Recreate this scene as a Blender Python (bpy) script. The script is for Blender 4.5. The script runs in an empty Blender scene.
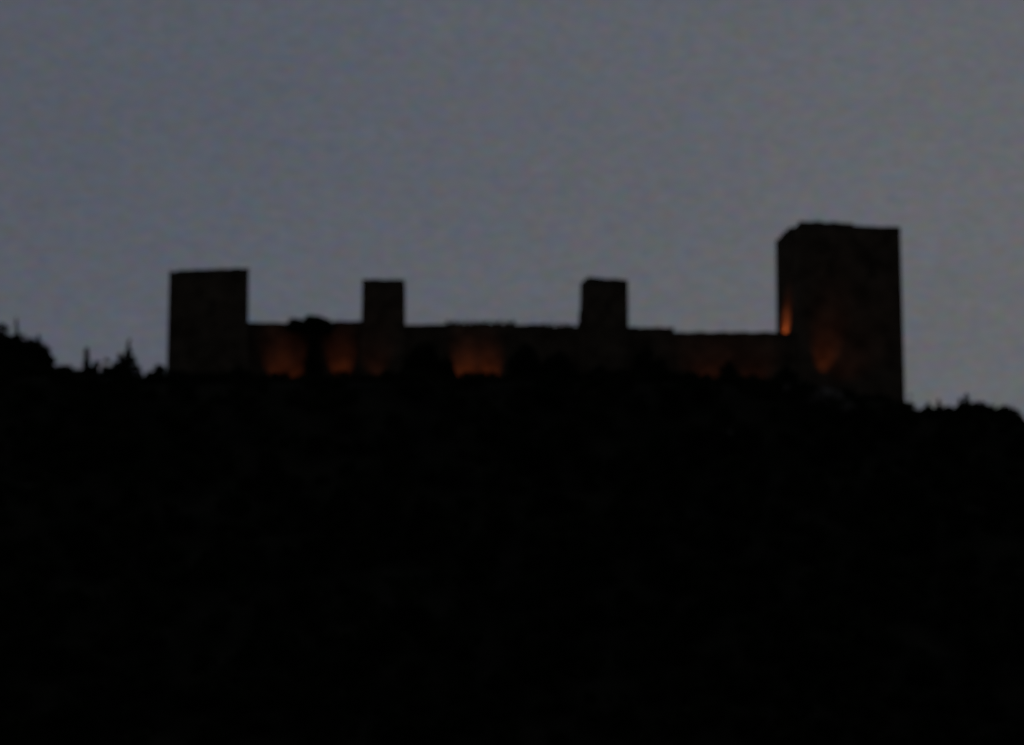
import bpy, math, random
import numpy as np
from mathutils import Vector, noise

random.seed(7); rng = np.random.default_rng(7)
scene = bpy.context.scene
col = scene.collection
R = math.radians

# ------------------------------------------------------------------ camera
PITCH = R(11.6); LENS = 130.0; W, H = 1024, 745
FPX = W * LENS / 36.0; CAMZ = 2.0
def ray(px, py):
    u = (px - W / 2) / FPX; v = (H / 2 - py) / FPX
    return Vector((u, math.cos(PITCH) - v * math.sin(PITCH), math.sin(PITCH) + v * math.cos(PITCH)))
def at(px, py, Y):                       # point of the place seen at a pixel, at a chosen real distance
    d = ray(px, py); t = Y / d.y
    return Vector((d.x * t, Y, CAMZ + d.z * t))
def pix(x, y, z):
    z = z - CAMZ
    f = y * math.cos(PITCH) + z * math.sin(PITCH); up = -y * math.sin(PITCH) + z * math.cos(PITCH)
    return W / 2 + FPX * x / f, H / 2 - FPX * up / f
def XZ(px, py, Y):
    p = at(px, py, Y); return p.x, p.z

cam = bpy.data.cameras.new("camera"); cam.lens = LENS; cam.sensor_width = 36
cam.clip_start = 0.5; cam.clip_end = 20000
cam.dof.use_dof = True; cam.dof.focus_distance = 21.0; cam.dof.aperture_fstop = 2.8   # the photograph is slightly out of focus
co = bpy.data.objects.new("camera", cam); col.objects.link(co)
co.location = (0, 0, CAMZ); co.rotation_euler = (R(90) + PITCH, 0, 0)
scene.camera = co

# ------------------------------------------------------------------ materials
def newmat(name):
    m = bpy.data.materials.new(name); m.use_nodes = True
    nt = m.node_tree; b = nt.nodes["Principled BSDF"]
    return m, nt, b
def stone(name, c1, c2, mortar, sc=1.0):
    m, nt, b = newmat(name); N = nt.nodes.new; L = nt.links.new
    tc = N("ShaderNodeTexCoord"); mp = N("ShaderNodeMapping"); mp.inputs['Rotation'].default_value = (R(90), 0, 0)
    L(tc.outputs['Object'], mp.inputs[0])
    br = N("ShaderNodeTexBrick"); L(mp.outputs[0], br.inputs['Vector'])
    br.inputs['Color1'].default_value = (*c1, 1); br.inputs['Color2'].default_value = (*c2, 1); br.inputs['Mortar'].default_value = (*mortar, 1)
    br.inputs['Scale'].default_value = 1.0 * sc; br.inputs['Mortar Size'].default_value = 0.02
    br.inputs['Brick Width'].default_value = 0.75; br.inputs['Row Height'].default_value = 0.34
    no = N("ShaderNodeTexNoise"); no.inputs['Scale'].default_value = 0.35; no.inputs['Detail'].default_value = 8
    L(tc.outputs['Object'], no.inputs['Vector'])
    rp = N("ShaderNodeValToRGB"); rp.color_ramp.elements[0].position = .3; rp.color_ramp.elements[0].color = (.35, .33, .3, 1)
    rp.color_ramp.elements[1].position = .7; rp.color_ramp.elements[1].color = (1, 1, 1, 1); L(no.outputs['Fac'], rp.inputs[0])
    mx = N("ShaderNodeMix"); mx.data_type = 'RGBA'; mx.blend_type = 'MULTIPLY'; mx.inputs[0].default_value = 1
    L(br.outputs['Color'], mx.inputs[6]); L(rp.outputs[0], mx.inputs[7]); L(mx.outputs[2], b.inputs['Base Color'])
    bp = N("ShaderNodeBump"); bp.inputs['Strength'].default_value = .6; bp.inputs['Distance'].default_value = .08
    n2 = N("ShaderNodeTexNoise"); n2.inputs['Scale'].default_value = 3; n2.inputs['Detail'].default_value = 6; L(tc.outputs['Object'], n2.inputs['Vector'])
    L(n2.outputs['Fac'], bp.inputs['Height']); L(bp.outputs[0], b.inputs['Normal'])
    b.inputs['Roughness'].default_value = .95; b.inputs['Specular IOR Level'].default_value = .1
    return m
def noisy(name, c1, c2, sc, rough=.95, bump=.3):
    m, nt, b = newmat(name); N = nt.nodes.new; L = nt.links.new
    tc = N("ShaderNodeTexCoord"); no = N("ShaderNodeTexNoise"); no.inputs['Scale'].default_value = sc; no.inputs['Detail'].default_value = 6
    L(tc.outputs['Object'], no.inputs['Vector'])
    rp = N("ShaderNodeValToRGB"); rp.color_ramp.elements[0].position = .38; rp.color_ramp.elements[1].position = .64
    rp.color_ramp.elements[0].color = (*c1, 1); rp.color_ramp.elements[1].color = (*c2, 1)
    L(no.outputs['Fac'], rp.inputs[0]); L(rp.outputs[0], b.inputs['Base Color'])
    bp = N("ShaderNodeBump"); bp.inputs['Strength'].default_value = bump; L(no.outputs['Fac'], bp.inputs['Height']); L(bp.outputs[0], b.inputs['Normal'])
    b.inputs['Roughness'].default_value = rough; b.inputs['Specular IOR Level'].default_value = .1
    return m
M_STONE = stone("castle_stone", (.38, .29, .19), (.31, .24, .16), (.24, .2, .14))
M_PARA = stone("parapet_stone", (.28, .23, .16), (.24, .2, .145), (.2, .17, .13))
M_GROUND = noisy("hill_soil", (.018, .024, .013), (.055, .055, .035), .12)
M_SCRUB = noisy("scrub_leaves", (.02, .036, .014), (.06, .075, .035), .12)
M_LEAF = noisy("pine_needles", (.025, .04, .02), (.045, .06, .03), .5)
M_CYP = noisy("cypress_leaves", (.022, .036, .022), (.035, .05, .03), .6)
M_BARK = noisy("bark", (.08, .06, .045), (.14, .1, .075), 3)
M_ROCK = noisy("pale_limestone", (.17, .15, .13), (.33, .30, .26), .6, bump=.8)
M_METAL = noisy("grey_metal", (.1, .1, .1), (.14, .14, .14), 8, .5)
m, nt, b = newmat("lit_lens"); b.inputs['Base Color'].default_value = (.8, .6, .4, 1)
b.inputs['Emission Color'].default_value = (1, .3, .08, 1); b.inputs['Emission Strength'].default_value = .6; M_LENS = m

# ------------------------------------------------------------------ helpers
def tag(o, label=None, cat=None, group=None, kind=None):
    if label: o['label'] = label
    if cat: o['category'] = cat
    if group: o['group'] = group
    if kind: o['kind'] = kind
    return o
def empty(name, loc, rz=0):
    o = bpy.data.objects.new(name, None); col.objects.link(o); o.location = loc; o.rotation_euler = (0, 0, rz); o.empty_display_size = .5
    return o
def mesh(name, verts, faces, mat, parent=None, smooth=False, origin=None):
    """verts in world space; origin: where the object sits"""
    V = np.array(verts, dtype=float)
    og = np.array(origin if origin is not None else (parent.location if parent is not None else (0, 0, 0)), dtype=float)
    me = bpy.data.meshes.new(name); me.from_pydata((V - og).tolist(), [], [list(map(int, f)) for f in faces]); me.materials.append(mat)
    if smooth:
        me.polygons.foreach_set("use_smooth", [True] * len(me.polygons))
    me.update()
    o = bpy.data.objects.new(name, me); col.objects.link(o)
    if parent is not None:
        o.parent = parent
        o.location = og - np.array(parent.location)
    else:
        o.location = og
    return o
class MB:
    def __init__(s): s.v = []; s.f = []
    def add(s, v, f):
        n = len(s.v); s.v += [tuple(p) for p in v]; s.f += [[i + n for i in q] for q in f]; return s
    def prism(s, foot, zb, zt, foot_top=None):
        n = len(foot); ft = foot_top or foot
        zb = zb if hasattr(zb, '__len__') else [zb] * n; zt = zt if hasattr(zt, '__len__') else [zt] * n
        v = [(p[0], p[1], z) for p, z in zip(foot, zb)] + [(p[0], p[1], z) for p, z in zip(ft, zt)]
        f = [list(range(n))[::-1], list(range(n, 2 * n))] + [[i, (i + 1) % n, n + (i + 1) % n, n + i] for i in range(n)]
        return s.add(v, f)
    def tube(s, pts, rad, k=8):
        rings = []
        for i, p in enumerate(pts):
            p = Vector(p); d = (Vector(pts[min(i + 1, len(pts) - 1)]) - Vector(pts[max(i - 1, 0)])).normalized()
            a = d.orthogonal().normalized(); c = d.cross(a)
            rings.append([p + rad[i] * (math.cos(t) * a + math.sin(t) * c) for t in [2 * math.pi * j / k for j in range(k)]])
        v = [q for r_ in rings for q in r_]; f = []
        for i in range(len(pts) - 1):
            f += [[i * k + j, i * k + (j + 1) % k, (i + 1) * k + (j + 1) % k, (i + 1) * k + j] for j in range(k)]
        f += [list(range(k))[::-1], [(len(pts) - 1) * k + j for j in range(k)]]
        return s.add(v, f)
    def build(s, name, mat, parent=None, **k): return mesh(name, s.v, s.f, mat, parent, **k)

# ------------------------------------------------------------------ terrain
EDGE = 588.0
CREST = [(-2600, 700), (-1500, 560), (-700, 455), (-250, 395), (0, 379), (50, 378), (95, 378), (140, 388), (170, 384), (250, 384), (480, 384), (640, 383),
         (780, 390), (850, 400), (900, 407), (930, 416), (1024, 427), (1300, 470), (1800, 570), (2600, 700), (3600, 850)]
cx = np.array([at(p, q, EDGE).x for p, q in CREST]); cz = np.array([max(at(p, q, EDGE).z, 4) for p, q in CREST])
def smooth(a, b_, x):
    t = min(max((x - a) / (b_ - a), 0), 1); return t * t * (3 - 2 * t)
def terr(x, y):
    zc = float(np.interp(x, cx, cz))
    if y >= EDGE:
        n = 0
        if y > 650:
            base = zc * (1 - smooth(650, 1050, y)); n = min((y - 650) / 60, 1) * 4
        else: base = zc
    else:
        d = EDGE - y
        drop = .62 * d if d > 10 else .62 * d * d / 20 + .31 * d * 0
        if d > 10: drop -= 3.1
        lim = zc * .84                        # below this the hill eases out into the valley
        if drop < lim: base = zc - drop
        else:
            d0 = (lim + 3.1) / .62; base = (zc - lim) * max(0.0, 1 - (d - d0) / 190.0) ** 1.6
        n = min(max(d - 6, 0) / 40, 1) * 3.2 * min(1, base / 8)
    amp = noise.fractal(Vector((x * .03, y * .03, 3.1)), 1.0, 2.0, 5) + .3 * noise.noise(Vector((x * .2, y * .2, 9)))
    z = base + n * amp - (0.6 * n if y < EDGE else 0)
    if y >= EDGE and y <= 650: z += .12 * noise.noise(Vector((x * .3, y * .3, 1)))
    return max(z, 0) if abs(x) < 700 and y < 1100 else max(z, 0)
xs = np.concatenate([-np.geomspace(9000, 180, 26), np.linspace(-172, 172, 216), np.geomspace(180, 9000, 26)])
ys = np.concatenate([-np.geomspace(6000, 20, 14), np.linspace(0, 400, 41), np.linspace(403, 660, 160), np.geomspace(668, 12000, 34)])
V = [(x, y, terr(x, y)) for y in ys for x in xs]
nx = len(xs); F = [[j * nx + i, j * nx + i + 1, (j + 1) * nx + i + 1, (j + 1) * nx + i] for j in range(len(ys) - 1) for i in range(nx - 1)]
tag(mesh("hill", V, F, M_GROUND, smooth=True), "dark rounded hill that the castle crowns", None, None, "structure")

# ------------------------------------------------------------------ castle
G_T = "square towers of the hilltop castle"; G_W = "curtain walls between the castle towers"
def lerp2(a, b_, t): return (a[0] + (b_[0] - a[0]) * t, a[1] + (b_[1] - a[1]) * t)
def inset(foot, d):
    c = (sum(p[0] for p in foot) / 4, sum(p[1] for p in foot) / 4); out = []
    for p in foot:
        v = Vector((c[0] - p[0], c[1] - p[1])); out.append((p[0] + v.x / v.length * d, p[1] + v.y / v.length * d))
    return out
def tower(name, label, cat, foot, zb, ztop, foot_base, raised=None, corbel=.0, slits=(), group=G_T, pm=None, jag=.12):
    """foot: top outline FL, FR, BR, BL; foot_base: outline at zb; ztop: top of the parapet at each corner"""
    c = Vector((sum(p[0] for p in foot) / 4, sum(p[1] for p in foot) / 4, zb))
    root = empty(name, c); tag(root, label, cat, group)
    PH = 1.25
    zr = [z - PH for z in ztop]
    MB().prism(foot_base, zb, zr, foot).build("tower_body", M_STONE, root)
    # parapet: four lengths of low wall standing on the rim, each with a worn, slightly broken top
    inn = inset(foot, .75); p = MB()
    for i in range(4):
        j = (i + 1) % 4; n = 9; rr = random.Random(int(foot[0][0] * 10) + i * 7)
        a0, a1, b0, b1 = foot[i], foot[j], inn[i], inn[j]
        L_ = (Vector(a1) - Vector(a0)).length; n = max(4, int(L_ / 1.3))
        for k in range(n):
            t0, t1 = k / n, (k + 1) / n
            z0 = zr[i] + (zr[j] - zr[i]) * t0; z1 = zr[i] + (zr[j] - zr[i]) * t1
            h = PH + rr.uniform(-jag, jag * .3)
            if raised: h += raised(i, (t0 + t1) / 2)
            p.prism([lerp2(a0, a1, t0), lerp2(a0, a1, t1), lerp2(b0, b1, t1), lerp2(b0, b1, t0)],
                    [z0, z1, z1, z0], [z0 + h, z1 + h, z1 + h, z0 + h])
    p.build("parapet", M_PARA, root)
    for (face, t, z, w, h) in slits:
        a0, a1 = foot_base[face], foot_base[(face + 1) % 4]; q0, q1 = foot[face], foot[(face + 1) % 4]
        ft = (z - zb) / (max(zr) - zb)
        A = lerp2(a0, q0, ft); B = lerp2(a1, q1, ft); L_ = (Vector(B) - Vector(A)).length
        dirv = (Vector(B) - Vector(A)).normalized(); nrm = Vector((dirv.y, -dirv.x))
        m0 = Vector(lerp2(A, B, t)); s = MB()
        for dx, zz0, zz1 in ((-w / 2 - .12, z - h / 2, z + h / 2), (w / 2 + .12, z - h / 2, z + h / 2)):
            pc = m0 + dirv * dx; s.prism([tuple(pc - dirv * .12 - nrm * .1), tuple(pc - dirv * .12 + nrm * .14), tuple(pc + dirv * .12 + nrm * .14), tuple(pc + dirv * .12 - nrm * .1)][::-1], zz0, zz1)
        hw = w / 2 + .3
        for zz in (z + h / 2, z - h / 2 - .25):
            s.prism([tuple(m0 - dirv * hw - nrm * .1), tuple(m0 - dirv * hw + nrm * .16), tuple(m0 + dirv * hw + nrm * .16), tuple(m0 + dirv * hw - nrm * .1)][::-1], zz, zz + .25)
        s.build("arrow_slit", M_PARA, root)
    return root
def foot4(pA, YA, pB, YB, depth, pC=None, ref=300):
    pass
def X(px, Y, py=330): return at(px, py, Y).x

# left tower: broad, top rising slightly towards the wall side, right flank in line with the sight
Y0 = 599.0
def gz(x, y): return terr(x, y)
fl, fr = (X(169.2, Y0 + 2.2, 272), Y0 + 2.2), (X(248.9, Y0, 272), Y0); br, bl = (X(247.7, Y0 + 10, 272), Y0 + 10), (X(173, Y0 + 12, 272), Y0 + 12)
zt = [XZ(171.5, 270.2, Y0 + 2.2)[1], XZ(246.5, 267.6, Y0)[1], XZ(246, 267.6, Y0)[1], XZ(171.5, 271.8, Y0 + 2.2)[1]]
zb = gz(X(210, Y0), Y0) - 1.5
T1b = [(fl[0] - .15, fl[1] - .2), (fr[0] + .1, fr[1] - .3), br, (bl[0] - .1, bl[1])]
tower("castle_tower", "widest lesser tower, square, ending the wall next to the conifers", "castle tower",
      [fl, fr, br, bl], zb, zt, T1b, raised=lambda i, t: -.28 if (i == 0 and t < .12) else 0, slits=((0, .55, zt[0] - 6.5, .35, 1.6),), jag=.1)
# second tower
Y1 = 599.5
fl, fr = (X(362, Y1, 300), Y1), (X(404.4, Y1 + .3, 300), Y1 + .3); br, bl = (X(405.4, Y1 + 6.5, 300), Y1 + 6.5), (X(366, Y1 + 6.5, 300), Y1 + 6.5)
z1 = XZ(380, 278.8, Y1)[1]; zb = gz(X(380, Y1), Y1) - 1.5
T2b = [(fl[0] - .25, fl[1] - .2), (fr[0] + .25, fr[1] - .2), (br[0] + .2, br[1]), bl]
tower("castle_tower", "slim square tower with a level top standing beside the treetop that rises over the wall", "castle tower",
      [fl, fr, br, bl], zb, [z1, z1 - .05, z1 - .25, z1 - .2], T2b, slits=((0, .5, z1 - 5, .3, 1.4),), jag=.12)
# third tower, turned so its left flank shows
Y2 = 598.5; th = R(12)
ax = X(587.2, Y2, 285); A = (ax, Y2); Wd = 6.98; D = 5.0
B = (A[0] + Wd * math.cos(th), A[1] + Wd * math.sin(th)); Dv = (-math.sin(th) * D, math.cos(th) * D)
foot = [A, B, (B[0] + Dv[0], B[1] + Dv[1]), (A[0] + Dv[0], A[1] + Dv[1])]
z2 = XZ(588, 277.0, Y2)[1]; zb = gz(A[0], Y2) - 1.5
T3b = [(A[0] - .55, A[1] - .3), (B[0] + .12, B[1] - .2), foot[2], (foot[3][0] - .75, foot[3][1])]
t3 = tower("castle_tower", "slim square tower with sloping top, the one nearer the great keep", "castle tower",
      foot, zb, [z2, z2 - .12, z2 - .15, z2 - .05], T3b, slits=((0, .5, z2 - 5, .3, 1.4),), jag=.1)
# low stair block hugging its flank (the small step in its outline)
x_, z_ = XZ(579.3, 313, Y2 + 3.5)
MB().prism([(x_, Y2 + 1.6), (x_ + 1.6, Y2 + 1.6), (x_ + 1.6, Y2 + 4.2), (x_ - .1, Y2 + 4.2)], zb, [z_ - .1, z_ + 1.1, z_ + 1.1, z_]).build("stair_buttress", M_STONE, t3)
# keep
Y3 = 594.5; th = R(12.6); A = (X(798.5, Y3, 225), Y3); Wd = 17.7; D = 15.0; t2 = R(10.6)
B = (A[0] + Wd * math.cos(th), A[1] + Wd * math.sin(th)); Dv = (-math.sin(t2) * D, math.cos(t2) * D)
foot = [A, B, (B[0] + Dv[0], B[1] + Dv[1]), (A[0] + Dv[0], A[1] + Dv[1])]
zk = XZ(798.5, 220.3, Y3)[1]; zb = gz(A[0], Y3) - 3.5
def kr(i, t):
    if i == 0: return .0 if t < .55 else -.3
    if i == 3: return -.45 if (t > .62) else (.22 if t > .25 else .1)
    return -.3
KB = [(A[0] - .1, A[1] - .5), (B[0] + .15, B[1] - .3), (foot[2][0] + .12, foot[2][1]), (foot[3][0] - .1, foot[3][1])]
keep = tower("castle_keep", "massive tall keep with orange light on its base and one flank", "castle keep",
      foot, zb, [zk, zk + .12, zk + .1, zk], KB, raised=kr, slits=((0, .3, zk - 8, .5, 2), (0, .7, zk - 8, .5, 2)), group=None, jag=.14)

# curtain walls
def cwall(label, p0, Ya, p1, Yb, tops, teeth=(), th_=2.2, slit=()):
    """tops: list of (px0, px1, py) heights of the wall's outline; teeth: px ranges with merlons"""
    def Yat(p): return Ya + (Yb - Ya) * (p - p0) / (p1 - p0)
    pm = (p0 + p1) / 2; root = empty("castle_wall", (X(pm, Yat(pm)), Yat(pm) + th_ / 2, gz(X(pm, Yat(pm)), Yat(pm)) - 1.5))
    tag(root, label, "castle wall", G_W); zb_ = root.location.z - 3
    body = MB(); par = MB()
    for (a, b_, py, kind) in tops:
        Y_a, Y_b = Yat(a), Yat(b_); xa, xb = X(a, Y_a, py), X(b_, Y_b, py); za = at(a, py, Y_a).z; zb2 = at(b_, py, Y_b).z
        ph = .9
        body.prism([(xa, Y_a), (xb, Y_b), (xb, Y_b + th_), (xa, Y_a + th_)], zb_, [za - ph, zb2 - ph, zb2 - ph, za - ph])
        L_ = xb - xa; n = max(1, int(L_ / .54)) if kind else max(1, int(L_ / 1.7)); rr = random.Random(int(a))
        for k in range(n):
            t0, t1 = k / n, (k + 1) / n
            q0 = (xa + L_ * t0, Y_a + (Y_b - Y_a) * t0); q1 = (xa + L_ * t1, Y_a + (Y_b - Y_a) * t1)
            z0 = za + (zb2 - za) * t0
            if kind: h = ph + rr.uniform(-.14, .1) if k % 2 == 0 else ph - .5 + rr.uniform(-.1, .2)
            else: h = ph + rr.uniform(-.1, .04)
            par.prism([q0, q1, (q1[0], q1[1] + .55), (q0[0], q0[1] + .55)], z0 - ph, z0 - ph + h)
    body.build("wall_body", M_STONE, root); par.build("battlement" if any(t[3] for t in tops) else "parapet", M_PARA, root)
    return root
WY = 603.0
cwall("length of curtain wall with two orange glows, a treetop breaking its rim", 246.9, WY, 364.6, WY,
      [(246.9, 290, 322.4, 0), (290, 334, 321.9, 0), (334, 364.6, 321, 0)])
cwall("longest curtain wall, with small battlements above its single wide orange glow", 403.5, WY, 580.4, WY,
      [(403.5, 446, 324.3, 0), (446, 515, 320.4, 1), (515, 543, 324.2, 0), (543, 580.4, 323.2, 1)])
cwall("stepped curtain wall dipping lower towards the great keep, only faintly lit", 625.5, WY, 797, 596.2,
      [(625.5, 674, 327.4, 0), (674, 780, 332, 0), (780, 797, 332.6, 0)])

# ------------------------------------------------------------------ floodlights
def flood(px, Y, dz, label, aim, power, size=R(110), blend=1.0, colr=(1, .225, .06), z=None, cat="floodlight"):
    x = X(px, Y, 375); g = gz(x, Y) + dz if z is None else z
    a = Vector(aim) - Vector((x, Y, g + .5)); rz = math.atan2(a.y, a.x) - math.pi / 2
    root = empty("floodlight", (x, Y, g)); tag(root, label, cat, "orange floodlights round the castle")
    dh = Vector((math.cos(rz + math.pi / 2), math.sin(rz + math.pi / 2))); sd = Vector((dh.y, -dh.x))
    def box(c, s, d, h0, h1):  # centre, side half, depth half
        c = Vector((x, Y)) + dh * c
        return [tuple(c - sd * s - dh * d), tuple(c + sd * s - dh * d), tuple(c + sd * s + dh * d), tuple(c - sd * s + dh * d)], g + h0, g + h1
    MB().prism(*box(0, .3, .22, 0, .06)).build("base_plate", M_METAL, root)
    MB().tube([(x, Y, g + .06), (x, Y, g + .3)], [.04, .04]).build("bracket", M_METAL, root)
    p, z0, z1 = box(0, .26, .14, .3, .66); p2, _, _ = box(.04, .32, .16, 0, 0)
    MB().prism(p, z0, z1, p2).build("housing", M_METAL, root)
    q, z0, z1 = box(.215, .24, .012, .36, .64); MB().prism(q, z0, z1).build("lens", M_LENS, root)
    ld = bpy.data.lights.new("lamp", 'SPOT'); ld.energy = power; ld.color = colr; ld.spot_size = size; ld.spot_blend = blend; ld.shadow_soft_size = .15
    lo = bpy.data.objects.new("lamp", ld); col.objects.link(lo); lo.parent = root
    pos = Vector((x, Y, g + .5)) + Vector((dh.x, dh.y, 0)) * .3
    lo.location = pos - root.location
    lo.rotation_euler = (Vector(aim) - pos).to_track_quat('-Z', 'Y').to_euler()
    return root
P = 7.0
OFF = 3.6
flood(276, WY - OFF, .4, "floodlight at the wall foot nearest the widest lesser tower", at(276, 358, WY), 28 * P, R(46))
flood(294, WY - OFF, .4, "floodlight at the wall foot just short of the treetop that breaks the rim", at(294, 360, WY), 26 * P, R(54))
flood(341, WY - OFF, .4, "floodlight at the wall foot between the tree and the level-topped slim tower", at(341, 360, WY), 52 * P, R(46))
flood(463, WY - OFF, .4, "floodlight under the battlements, nearest the level-topped tower of its three", at(463, 366, WY), 42 * P, R(44))
flood(477, WY - OFF + .2, .4, "middle floodlight of the three under the battlements", at(477, 367, WY), 28 * P, R(46))
flood(491, WY - OFF, .4, "floodlight under the battlements, nearest the sloping-topped tower of its three", at(491, 367, WY), 40 * P, R(42))
flood(378, 595.9, .5, "weak floodlight in front of the level-topped slim tower", at(375, 350, Y1), 9 * P, R(60))
flood(706, 596.0, .3, "weak floodlight in front of the lower wall stretch near the keep", at(706, 348, 600), 11 * P, R(95))
flood(752, 594.0, .3, "weak floodlight by the lower wall stretch close to the keep", at(750, 352, 598), 8 * P, R(95))
flood(824, Y3 - 3.4, .9, "floodlight at the foot of the great keep grazing its front", at(826, 337, Y3 + 1.6), 80 * P, R(38))
flood(846, Y3 - 6.0, .6, "dim floodlight standing off from the great keep's front", at(850, 318, Y3 + 2), 13 * P, R(80))
# on the terrace between the wall and the keep flank
wz = at(786, 334, 600).z - 1.3
tb = MB(); tx0, tx1 = X(752, 603), X(790, 603)
cw = [o for o in bpy.data.objects if o.name.startswith("castle_wall")][-1]
tb.prism([(tx0, 601.6), (X(792, 601), 600.2), (X(785.5, 603), 604), (tx1 - 1.6, 608), (tx0, 608)], wz - 12, wz).build("terrace", M_STONE, cw)
flood(764, 604.5, 0, "bright floodlight on the wall terrace against the keep flank", at(785.5, 328, 603.6), 160 * P, R(68), z=wz)

# ------------------------------------------------------------------ vegetation
def leaves(clumps, n, size, stretch=1.0, shell=.55):
    """n leaf-spray faces scattered through the volume of the clumps [(x,y,z,rx,ry,rz)]"""
    C = np.array(clumps, float); vol = (C[:, 3] * C[:, 4] * C[:, 5]) ** .55; pr = vol / vol.sum()
    idx = rng.choice(len(C), n, p=pr); d = rng.normal(size=(n, 3)); d /= np.linalg.norm(d, axis=1)[:, None]
    r = (shell + (1.08 - shell) * rng.random(n) ** .7)[:, None]
    c = C[idx, :3] + d * r * C[idx, 3:6]
    a = rng.normal(size=(n, 3)); a /= np.linalg.norm(a, axis=1)[:, None]
    b_ = np.cross(a, rng.normal(size=(n, 3))); b_ /= np.linalg.norm(b_, axis=1)[:, None]
    s = (size * (.5 + rng.random(n)))[:, None]; a[:, 2] *= stretch
    V_ = np.stack([c - a * s, c + b_ * s * .5, c + a * s, c - b_ * s * .5], 1).reshape(-1, 3)
    return V_, np.arange(4 * n).reshape(n, 4)
def trunk(mb, x, y, z0, z1, r, lean=0, limbs=()):
    pts = [(x + lean * t * t + .12 * math.sin(5 * t), y, z0 + (z1 - z0) * t) for t in (0, .25, .5, .75, 1)]
    mb.tube(pts, [r, r * .8, r * .62, r * .45, r * .25])
    for (cx_, cy_, cz_) in limbs:
        t = max(.25, min(.85, (cz_ - z0) / (z1 - z0) - .22)); s = (x + lean * t * t, y, z0 + (z1 - z0) * t)
        mb.tube([s, ((s[0] + cx_) / 2, (s[1] + cy_) / 2, (s[2] + cz_) / 2 + .2), (cx_, cy_, cz_)], [r * .4, r * .3, r * .12], 6)
def tree(name, label, cat, px, top, Y, wpx, kind, group=None, base=None, n=1800, size=.3, mat=None, foot=None, sub='crown'):
    """a plant whose crown tops out at height seen at (px, top)"""
    x, zt_ = XZ(px, top, Y); w = wpx * .163 / 2; g = gz(x, Y) - .3
    if foot: g = foot
    h = zt_ - g; cl = []; rr = random.Random(int(px * 13 + top))
    if kind == 'cypress':
        for k in range(9):
            t = k / 8; q = w * (math.sin(min(1, (t + .12) * 1.3) * math.pi * .5) if t < .45 else (1 - ((t - .45) / .6) ** 1.6)); q = max(q, .3 if w > .45 else .14)
            cl.append((x + rr.uniform(-.1, .1), Y + rr.uniform(-.1, .1), g + h * (.14 + .82 * t), q, q, h * .09))
    elif kind == 'conifer':
        for k in range(8):
            t = k / 7; q = w * (1 - t) ** 1.1 + .42
            for _ in range(1 if t > .6 else 4):
                a = rr.uniform(0, 6.28); o_ = q * (.5 if t <= .6 else 0)
                cl.append((x + math.cos(a) * o_, Y + math.sin(a) * o_, g + h * (.25 + .72 * t) + rr.uniform(-.2, .2), q * .62, q * .62, h * .065))
    elif kind == 'dome':
        for _ in range(40):
            a = rr.uniform(0, 6.28); d = w * rr.random() ** .5 * .85; q = w * rr.uniform(.14, .26)
            cl.append((x + math.cos(a) * d, Y + math.sin(a) * d, zt_ - q * .7 - (d / w) ** 2 * 1.5 - rr.random() ** 2 * 2.6 * (1 - d / w), q, q, q * .7))
        q = w * .2; cl.append((x - .3, Y, zt_ - q * .7, q, q, q * .7))
    elif kind == 'mound':
        for _ in range(70):
            a = rr.uniform(0, 6.28); d = w * rr.random() ** .5 * .86; q = w * rr.uniform(.18, .32)
            top_ = h * (1 - (d / w) ** 2) ** .5
            cl.append((x + math.cos(a) * d, Y + math.sin(a) * d, g + max(top_ * rr.uniform(.25, 1) - q * .8, q), q, q, q * .8))
        for k in range(46):
            d = w * ((k + .5) / 46) ** .5 * .93; a = k * 2.4; q = w * rr.uniform(.13, .2)
            cl.append((x + math.cos(a) * d, Y + math.sin(a) * d, g + max(h * (1 - (d / w) ** 2) ** .5 * rr.uniform(.66, 1.0) - q * .7, q), q, q, q * .75))
        q = w * .2; cl.append((x, Y, zt_ - q * .75, q, q, q * .75))
    elif kind == 'pine':
        for _ in range(15):
            a = rr.uniform(0, 6.28); d = w * rr.random() ** .6 * .75; zz = g + h * (.5 + .42 * (1 - (d / w) ** 2) * rr.uniform(.55, 1))
            q = w * rr.uniform(.22, .4); cl.append((x + math.cos(a) * d, Y + math.sin(a) * d, min(zz, zt_ - q * .6), q, q, q * .6))
        q = w * .3; cl.append((x, Y, zt_ - q * .6, q, q, q * .6))
    else:
        for _ in range(9):
            a = rr.uniform(0, 6.28); d = w * rr.random() ** .6 * .7; q = w * rr.uniform(.3, .5)
            zz = g + h * rr.uniform(.2, .9) * (1 - .45 * (d / w) ** 2); cl.append((x + math.cos(a) * d, Y + math.sin(a) * d, min(zz, zt_ - q * .7), q, q, q * .7))
        q = w * .35; cl.append((x, Y, zt_ - q * .7, q, q, q * .7))
    root = empty(name, (x, Y, g)); tag(root, label, cat, group)
    mb = MB(); trunk(mb, x, Y, g, g + h * (.9 if kind in ('cypress', 'conifer') else .72), max(.08, min(.35, h * .03)), rr.uniform(-.3, .3) if kind in ('pine',) else 0,
                     [c[:3] for c in cl[::2]] if kind not in ('cypress',) else ())
    mb.build("trunk" if kind != 'bush' else "stem", M_BARK, root, smooth=True)
    v, f = leaves(cl, n, size, 1.3 if kind in ('cypress', 'conifer') else .8)
    mesh(sub if kind != 'bush' else "foliage", v, f, mat or M_LEAF, root)
    return root
SK = "trees and bushes along the hilltop skyline"
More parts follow.
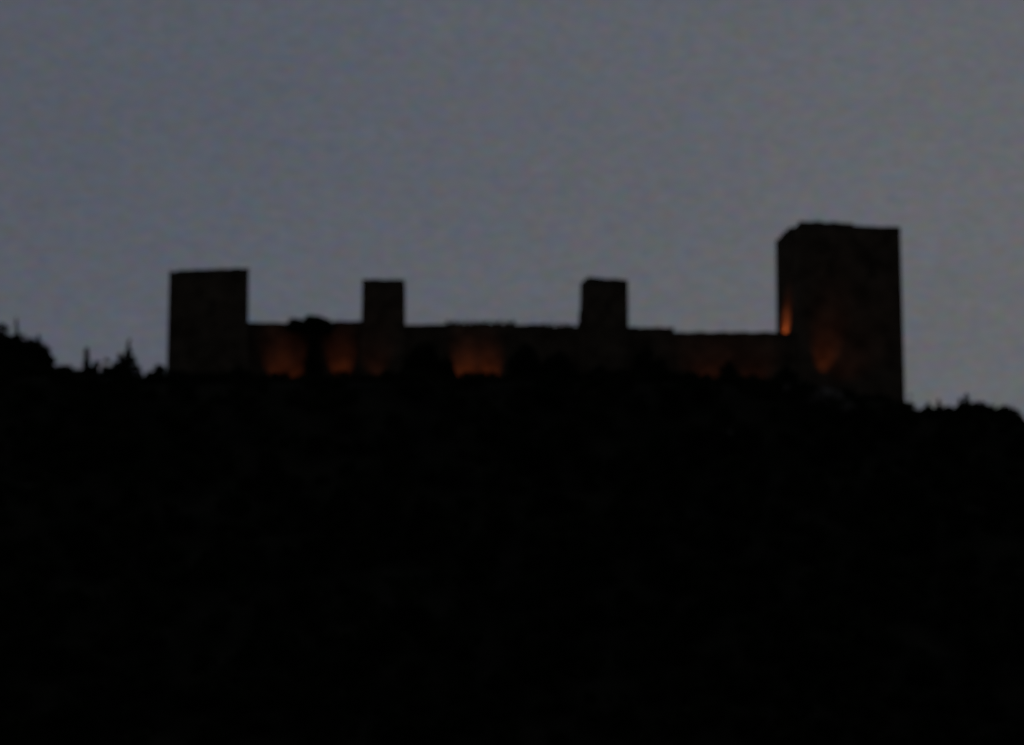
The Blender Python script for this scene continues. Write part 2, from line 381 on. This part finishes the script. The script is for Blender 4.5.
# left of the castle
tree("pine_tree", "biggest dark pine, its broad crown cut by the frame edge on the left", "pine tree", 2, 324, 592, 72, 'mound', SK, n=14000)
tree("pine_tree", "lower pine whose rounded crown falls away towards the open gap beside the big frame-edge pine", "pine tree", 31, 338, 590, 54, 'mound', SK, n=11000)
tree("pine_tree", "small low pine tucked under the falling side of the big pine cluster", "pine tree", 17, 333, 594, 34, 'mound', SK, n=4840)
tree("cypress_tree", "needle-thin cypress tip poking out of the big pine crown", "cypress", 16.8, 320.5, 593, 4.5, 'cypress', SK, n=900, size=.22, mat=M_CYP)
tree("cypress_tree", "tiny cypress tip rising from the lower pine's shoulder", "cypress", 38.5, 337, 592, 7, 'cypress', SK, n=800, size=.22, mat=M_CYP)
tree("bush", "low round bush in the dip between the pines and the lone slim cypress", "bush", 68, 365.5, 590, 24, 'bush', SK, n=1300, mat=M_SCRUB)
tree("bush", "lowest bush beside the foot of the lone slim cypress", "bush", 54, 369, 589, 22, 'bush', SK, n=1000, mat=M_SCRUB)
tree("cypress_tree", "lone slim column-shaped cypress with a blunt top", "cypress", 87, 350, 591, 6.5, 'cypress', SK, n=1600, size=.24, mat=M_CYP)
tree("bush", "ragged bush next to the lone slim cypress", "bush", 97, 361.5, 591, 16, 'bush', SK, n=1000, mat=M_SCRUB)
tree("bush", "pointed bush between the slim cypress and the spired conifer", "bush", 107, 359, 590, 13, 'bush', SK, n=900, mat=M_SCRUB)
tree("bush", "wide bush at the foot of the spired conifer", "bush", 116, 362, 589.5, 18, 'bush', SK, n=900, mat=M_SCRUB)
tree("conifer_tree", "conifer with a tall thin spire and drooping side boughs", "conifer", 129, 341.5, 591, 27, 'conifer', SK, n=2600, size=.26)
tree("bush", "small bush leaning on the shoulder of the spired conifer", "bush", 119.5, 354, 591.5, 9, 'bush', SK, n=700, mat=M_SCRUB)
tree("bush", "rounded bush against the foot of the widest lesser tower", "bush", 160, 365.5, 590, 26, 'bush', SK, n=1500, mat=M_SCRUB)
tree("bush", "low bush on the slope just before the widest lesser tower", "bush", 150, 372, 589, 18, 'bush', SK, n=900, mat=M_SCRUB)
# in front of the wall
tree("holm_oak_tree", "dark leafy tree rising over the wall rim between two orange glows", "tree", 311, 315.8, 600.0, 52, 'dome', SK, n=7000)
tree("bush", "dark bush hiding the foot of the tree that rises over the wall", "bush", 314, 334, 599.6, 22, 'mound', SK, n=2000, mat=M_SCRUB)
tree("leafy_tree", "dark tree hiding the wall foot right beside the level-topped slim tower", "tree", 424, 341, 598, 46, 'mound', SK, n=6000)
tree("leafy_tree", "low dark tree just before the widest orange glow, towards the level-topped tower", "tree", 446, 355, 597.5, 22, 'mound', SK, n=3000)
tree("leafy_tree", "dark round tree beside the widest orange glow, towards the sloping-topped tower", "tree", 524, 343, 598, 40, 'mound', SK, n=5500)
tree("leafy_tree", "dark tree overlapping the wall just short of the sloping-topped tower", "tree", 558, 350, 597, 42, 'mound', SK, n=5500)
tree("leafy_tree", "squat tree standing in front of the sloping-topped tower's foot", "tree", 600, 365, 595, 34, 'mound', SK, n=4000)
tree("leafy_tree", "dark tree beyond the sloping-topped tower, over the stepped wall's foot", "tree", 648, 348, 597, 46, 'mound', SK, n=6000)
tree("leafy_tree", "low tree before the faintly lit wall, between its two dim glows", "tree", 728, 361, 595, 24, 'mound', SK, n=3000)
tree("leafy_tree", "small dark tree tucked where the lower wall meets the keep", "tree", 786, 366, 592.5, 28, 'mound', SK, n=3500)
tree("leafy_tree", "small tree at the foot of the widest lesser tower, before the first glow", "tree", 238, 366, 596, 34, 'mound', SK, n=4000)
tree("leafy_tree", "dark tree at the keep's far lower corner above the open slope", "tree", 878, 394, 590, 34, 'mound', SK, n=4500)
# right of the castle
tree("bush", "twiggy little bush right against the keep corner", "bush", 910, 395, 592, 8, 'bush', SK, n=200, size=.16, mat=M_SCRUB)
tree("conifer_tree", "first small pointed conifer past the keep", "conifer", 928, 401.5, 591, 9, 'conifer', SK, n=800, size=.22)
tree("conifer_tree", "second small pointed conifer past the keep, a little taller", "conifer", 938.5, 400, 591, 9, 'conifer', SK, n=800, size=.22)
tree("bush", "low bush in the gap before the tallest conifer past the keep", "bush", 948, 406, 590, 18, 'bush', SK, n=1000, mat=M_SCRUB)
tree("conifer_tree", "tallest pointed conifer of the group past the keep", "conifer", 966.5, 394.5, 592, 25, 'conifer', SK, n=2600, size=.26)
tree("conifer_tree", "short conifer pressed against the tallest conifer past the keep", "conifer", 960, 399, 591, 13, 'conifer', SK, n=1300, size=.24)
tree("pine_tree", "wide flat-topped pine beyond the tallest conifer past the keep", "pine tree", 982, 401, 590, 40, 'mound', SK, n=5720)
tree("pine_tree", "domed pine ending the skyline near the frame edge past the keep", "pine tree", 1004, 405, 589.5, 40, 'mound', SK, n=5720)
tree("bush", "bush at the foot of the domed end pine", "bush", 1016, 420, 588, 20, 'bush', SK, n=1000, mat=M_SCRUB)

# scrub and woods covering the slope: nobody could count them
SKY = [(-400, 420), (0, 345), (50, 368), (62, 368), (95, 370), (140, 376), (170, 372), (250, 377), (300, 376), (480, 376.5), (640, 374), (740, 376), (790, 384), (850, 394), (900, 404), (918, 412), (950, 412), (1000, 414), (1024, 422), (1400, 500)]
sx = [p for p, _ in SKY]; sy = [q for _, q in SKY]
VV, FF, off = [], [], 0
def scrub(x, y, w, h, n, size):
    global off
    g = terr(x, y) - .4
    px, py = pix(x, y, g + h); lim = float(np.interp(px, sx, sy)) + random.choice((-5, -2, 0, 1, 3, 5)) * (1 if 170 < px < 850 else .3)
    if py < lim:
        h -= (lim - py) * .163
        if h < .7: return
    cl = []
    for _ in range(7):
        a = random.uniform(0, 6.28); d = w * random.random() ** .6 * .7; q = w * random.uniform(.3, .5)
        cl.append((x + math.cos(a) * d, y + math.sin(a) * d, g + h * random.uniform(.3, .85) , q, q, min(q * .8, h * .3)))
    v, f = leaves(cl, n, size); VV.append(v); FF.append(f + off); off += len(v)
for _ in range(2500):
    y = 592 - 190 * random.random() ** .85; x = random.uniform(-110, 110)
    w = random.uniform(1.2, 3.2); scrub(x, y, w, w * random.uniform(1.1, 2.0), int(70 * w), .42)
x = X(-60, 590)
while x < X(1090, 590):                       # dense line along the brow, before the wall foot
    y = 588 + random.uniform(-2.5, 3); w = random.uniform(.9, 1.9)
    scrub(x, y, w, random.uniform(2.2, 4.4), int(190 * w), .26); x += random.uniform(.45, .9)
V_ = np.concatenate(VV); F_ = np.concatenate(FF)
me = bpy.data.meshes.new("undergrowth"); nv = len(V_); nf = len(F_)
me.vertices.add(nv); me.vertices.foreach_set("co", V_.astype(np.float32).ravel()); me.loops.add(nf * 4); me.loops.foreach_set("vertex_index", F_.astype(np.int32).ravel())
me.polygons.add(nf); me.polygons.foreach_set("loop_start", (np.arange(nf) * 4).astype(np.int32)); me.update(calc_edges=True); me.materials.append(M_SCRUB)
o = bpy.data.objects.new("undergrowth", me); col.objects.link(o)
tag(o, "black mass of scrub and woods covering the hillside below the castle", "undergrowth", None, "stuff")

# pale rocks showing through the scrub
def rock(px, py, Y, s, label, sy_=.5, lift=0):
    x = X(px, Y, py); z = at(px, py, Y).z
    import bmesh
    bm = bmesh.new(); bmesh.ops.create_icosphere(bm, subdivisions=4, radius=1)
    for v in bm.verts:
        c = v.co.copy(); k = 1 + .35 * noise.fractal(c * 1.6 + Vector((px, 0, 0)), 1, 2, 4) + .25 * noise.cell(c * 2.2 + Vector((px, 1, 0))) * .5
        v.co = Vector((c.x * s * k, c.y * s * .8 * k, c.z * s * sy_ * k))
    me = bpy.data.meshes.new("rock_outcrop"); bm.to_mesh(me); bm.free(); me.materials.append(M_ROCK)
    o = bpy.data.objects.new("rock_outcrop", me); col.objects.link(o); o.location = (x, Y, z)
    tag(o, label, "rock", "pale rocks on the brow below the keep")
def hill_y(px, py):                          # where the sight line meets the slope
    for k in range(1600):
        Y = 430 + k * .1; p = at(px, py, Y)
        if terr(p.x, Y) >= p.z: return Y
    return 588
rock(729, 434, hill_y(729, 434) - 2.0, 1.5, "small pale rock alone in the dark slope below the lower wall", .7)
rock(822, 401, hill_y(822, 404) - 2.0, 3.6, "broad rock outcrop under the foot of the great keep", .5)
rock(797, 390, hill_y(797, 394) - 1.5, 2.2, "small rock by the wall end beside the keep's foot", .5)
rock(845, 410, hill_y(845, 412) - 2, 2.0, "low rock on the slope under the keep's far half", .5)

# ------------------------------------------------------------------ sky and light
SUN_EL, SUN_AZ = R(1.5), R(28)               # last afterglow behind the castle, off to the side of the keep
w = bpy.data.worlds.new("World"); scene.world = w; w.use_nodes = True
nt = w.node_tree; N = nt.nodes.new; L = nt.links.new; bg = nt.nodes["Background"]
tc = N("ShaderNodeTexCoord")
sky = N("ShaderNodeTexSky"); sky.sky_type = 'NISHITA'; sky.sun_disc = False; sky.sun_elevation = SUN_EL; sky.sun_rotation = SUN_AZ
def vm(op, a=None, b_=None):
    n = N("ShaderNodeVectorMath"); n.operation = op
    for i, v in enumerate((a, b_)):
        if v is None: continue
        if isinstance(v, tuple): n.inputs[i].default_value = v
        else: L(v, n.inputs[i])
    return n
def mt(op, a, b_=None, clamp=False):
    n = N("ShaderNodeMath"); n.operation = op; n.use_clamp = clamp
    for i, v in enumerate((a, b_)):
        if v is None: continue
        if isinstance(v, (int, float)): n.inputs[i].default_value = v
        else: L(v, n.inputs[i])
    return n.outputs[0]
nrm = vm('NORMALIZE', tc.outputs['Generated']).outputs[0]
# overcast lid, brightest low over the afterglow, dark overhead and away from it
gdir = Vector((math.sin(R(18)) * math.cos(R(1)), math.cos(R(18)) * math.cos(R(1)), math.sin(R(1))))
dot = vm('DOT_PRODUCT', nrm, tuple(gdir)).outputs['Value']
mr = N("ShaderNodeMapRange"); mr.interpolation_type = 'SMOOTHSTEP'; L(dot, mr.inputs[0])
mr.inputs[1].default_value = .45; mr.inputs[2].default_value = 1.0; mr.inputs[3].default_value = .17; mr.inputs[4].default_value = 1.0
def nz(scale, det, off_):
    mp = N("ShaderNodeMapping"); mp.inputs['Location'].default_value = off_; mp.inputs['Scale'].default_value = (1, 1, 1.8); L(nrm, mp.inputs[0])
    n = N("ShaderNodeTexNoise"); n.inputs['Scale'].default_value = scale; n.inputs['Detail'].default_value = det; n.inputs['Roughness'].default_value = .6
    L(mp.outputs[0], n.inputs['Vector']); return n
n1 = nz(9, 5, (3, 1, 2)); n2 = nz(170, 3, (0, 5, 1))
f1 = mt('MULTIPLY_ADD', n1.outputs['Fac'], .16); nt.nodes[-1].inputs[2].default_value = .92
f2 = mt('MULTIPLY_ADD', n2.outputs['Fac'], .10); nt.nodes[-1].inputs[2].default_value = .95
gsc = mt('MULTIPLY', mt('MULTIPLY', mr.outputs[0], f1), f2)
# faint drift of tint within the cloud lid
cm = N("ShaderNodeMix"); cm.data_type = 'RGBA'; cm.inputs[6].default_value = (.103, .1135, .142, 1); cm.inputs[7].default_value = (.1290, .1325, .1425, 1)
mr2 = N("ShaderNodeMapRange"); L(dot, mr2.inputs[0]); mr2.inputs[1].default_value = .90; mr2.inputs[2].default_value = .99; L(mr2.outputs[0], cm.inputs[0])
n3 = nz(260, 4, (7, 2, 4)); tint = N("ShaderNodeMix"); tint.data_type = 'RGBA'; tint.blend_type = 'OVERLAY'; tint.inputs[0].default_value = .0
cv = vm('SCALE', cm.outputs[2]); L(gsc, cv.inputs['Scale'])
tn = vm('MULTIPLY_ADD', n3.outputs['Color'], (.8, .5, .8)); tn.inputs[2].default_value = (.60, .75, .60)
cl = vm('MULTIPLY', cv.outputs[0], tn.outputs[0])
ns = vm('SCALE', sky.outputs[0]); ns.inputs['Scale'].default_value = .10
ns2 = vm('SCALE', ns.outputs[0]); L(mt('MULTIPLY', mr.outputs[0], .02), ns2.inputs['Scale'])
cl10 = vm('SCALE', cl.outputs[0]); cl10.inputs['Scale'].default_value = 10.0   # cloud radiance in the sky texture's units
ns10 = vm('SCALE', ns2.outputs[0]); ns10.inputs['Scale'].default_value = 10.0
sm = vm('ADD', cl10.outputs[0], ns10.outputs[0])
L(sm.outputs[0], bg.inputs['Color']); bg.inputs['Strength'].default_value = .1
sd = bpy.data.lights.new("sun", 'SUN'); sd.energy = .01; sd.angle = R(15); sd.color = (1, .85, .7)
so = bpy.data.objects.new("sun", sd); col.objects.link(so)
sv = Vector((math.sin(SUN_AZ) * math.cos(SUN_EL), math.cos(SUN_AZ) * math.cos(SUN_EL), math.sin(SUN_EL)))
so.rotation_euler = sv.to_track_quat('Z', 'Y').to_euler()

vs = scene.view_settings; vs.view_transform = 'Standard'; vs.look = 'None'; vs.exposure = 0; vs.gamma = 1; vs.use_curve_mapping = False
scene.render.engine = 'CYCLES'; scene.cycles.max_bounces = 4; scene.render.film_transparent = False
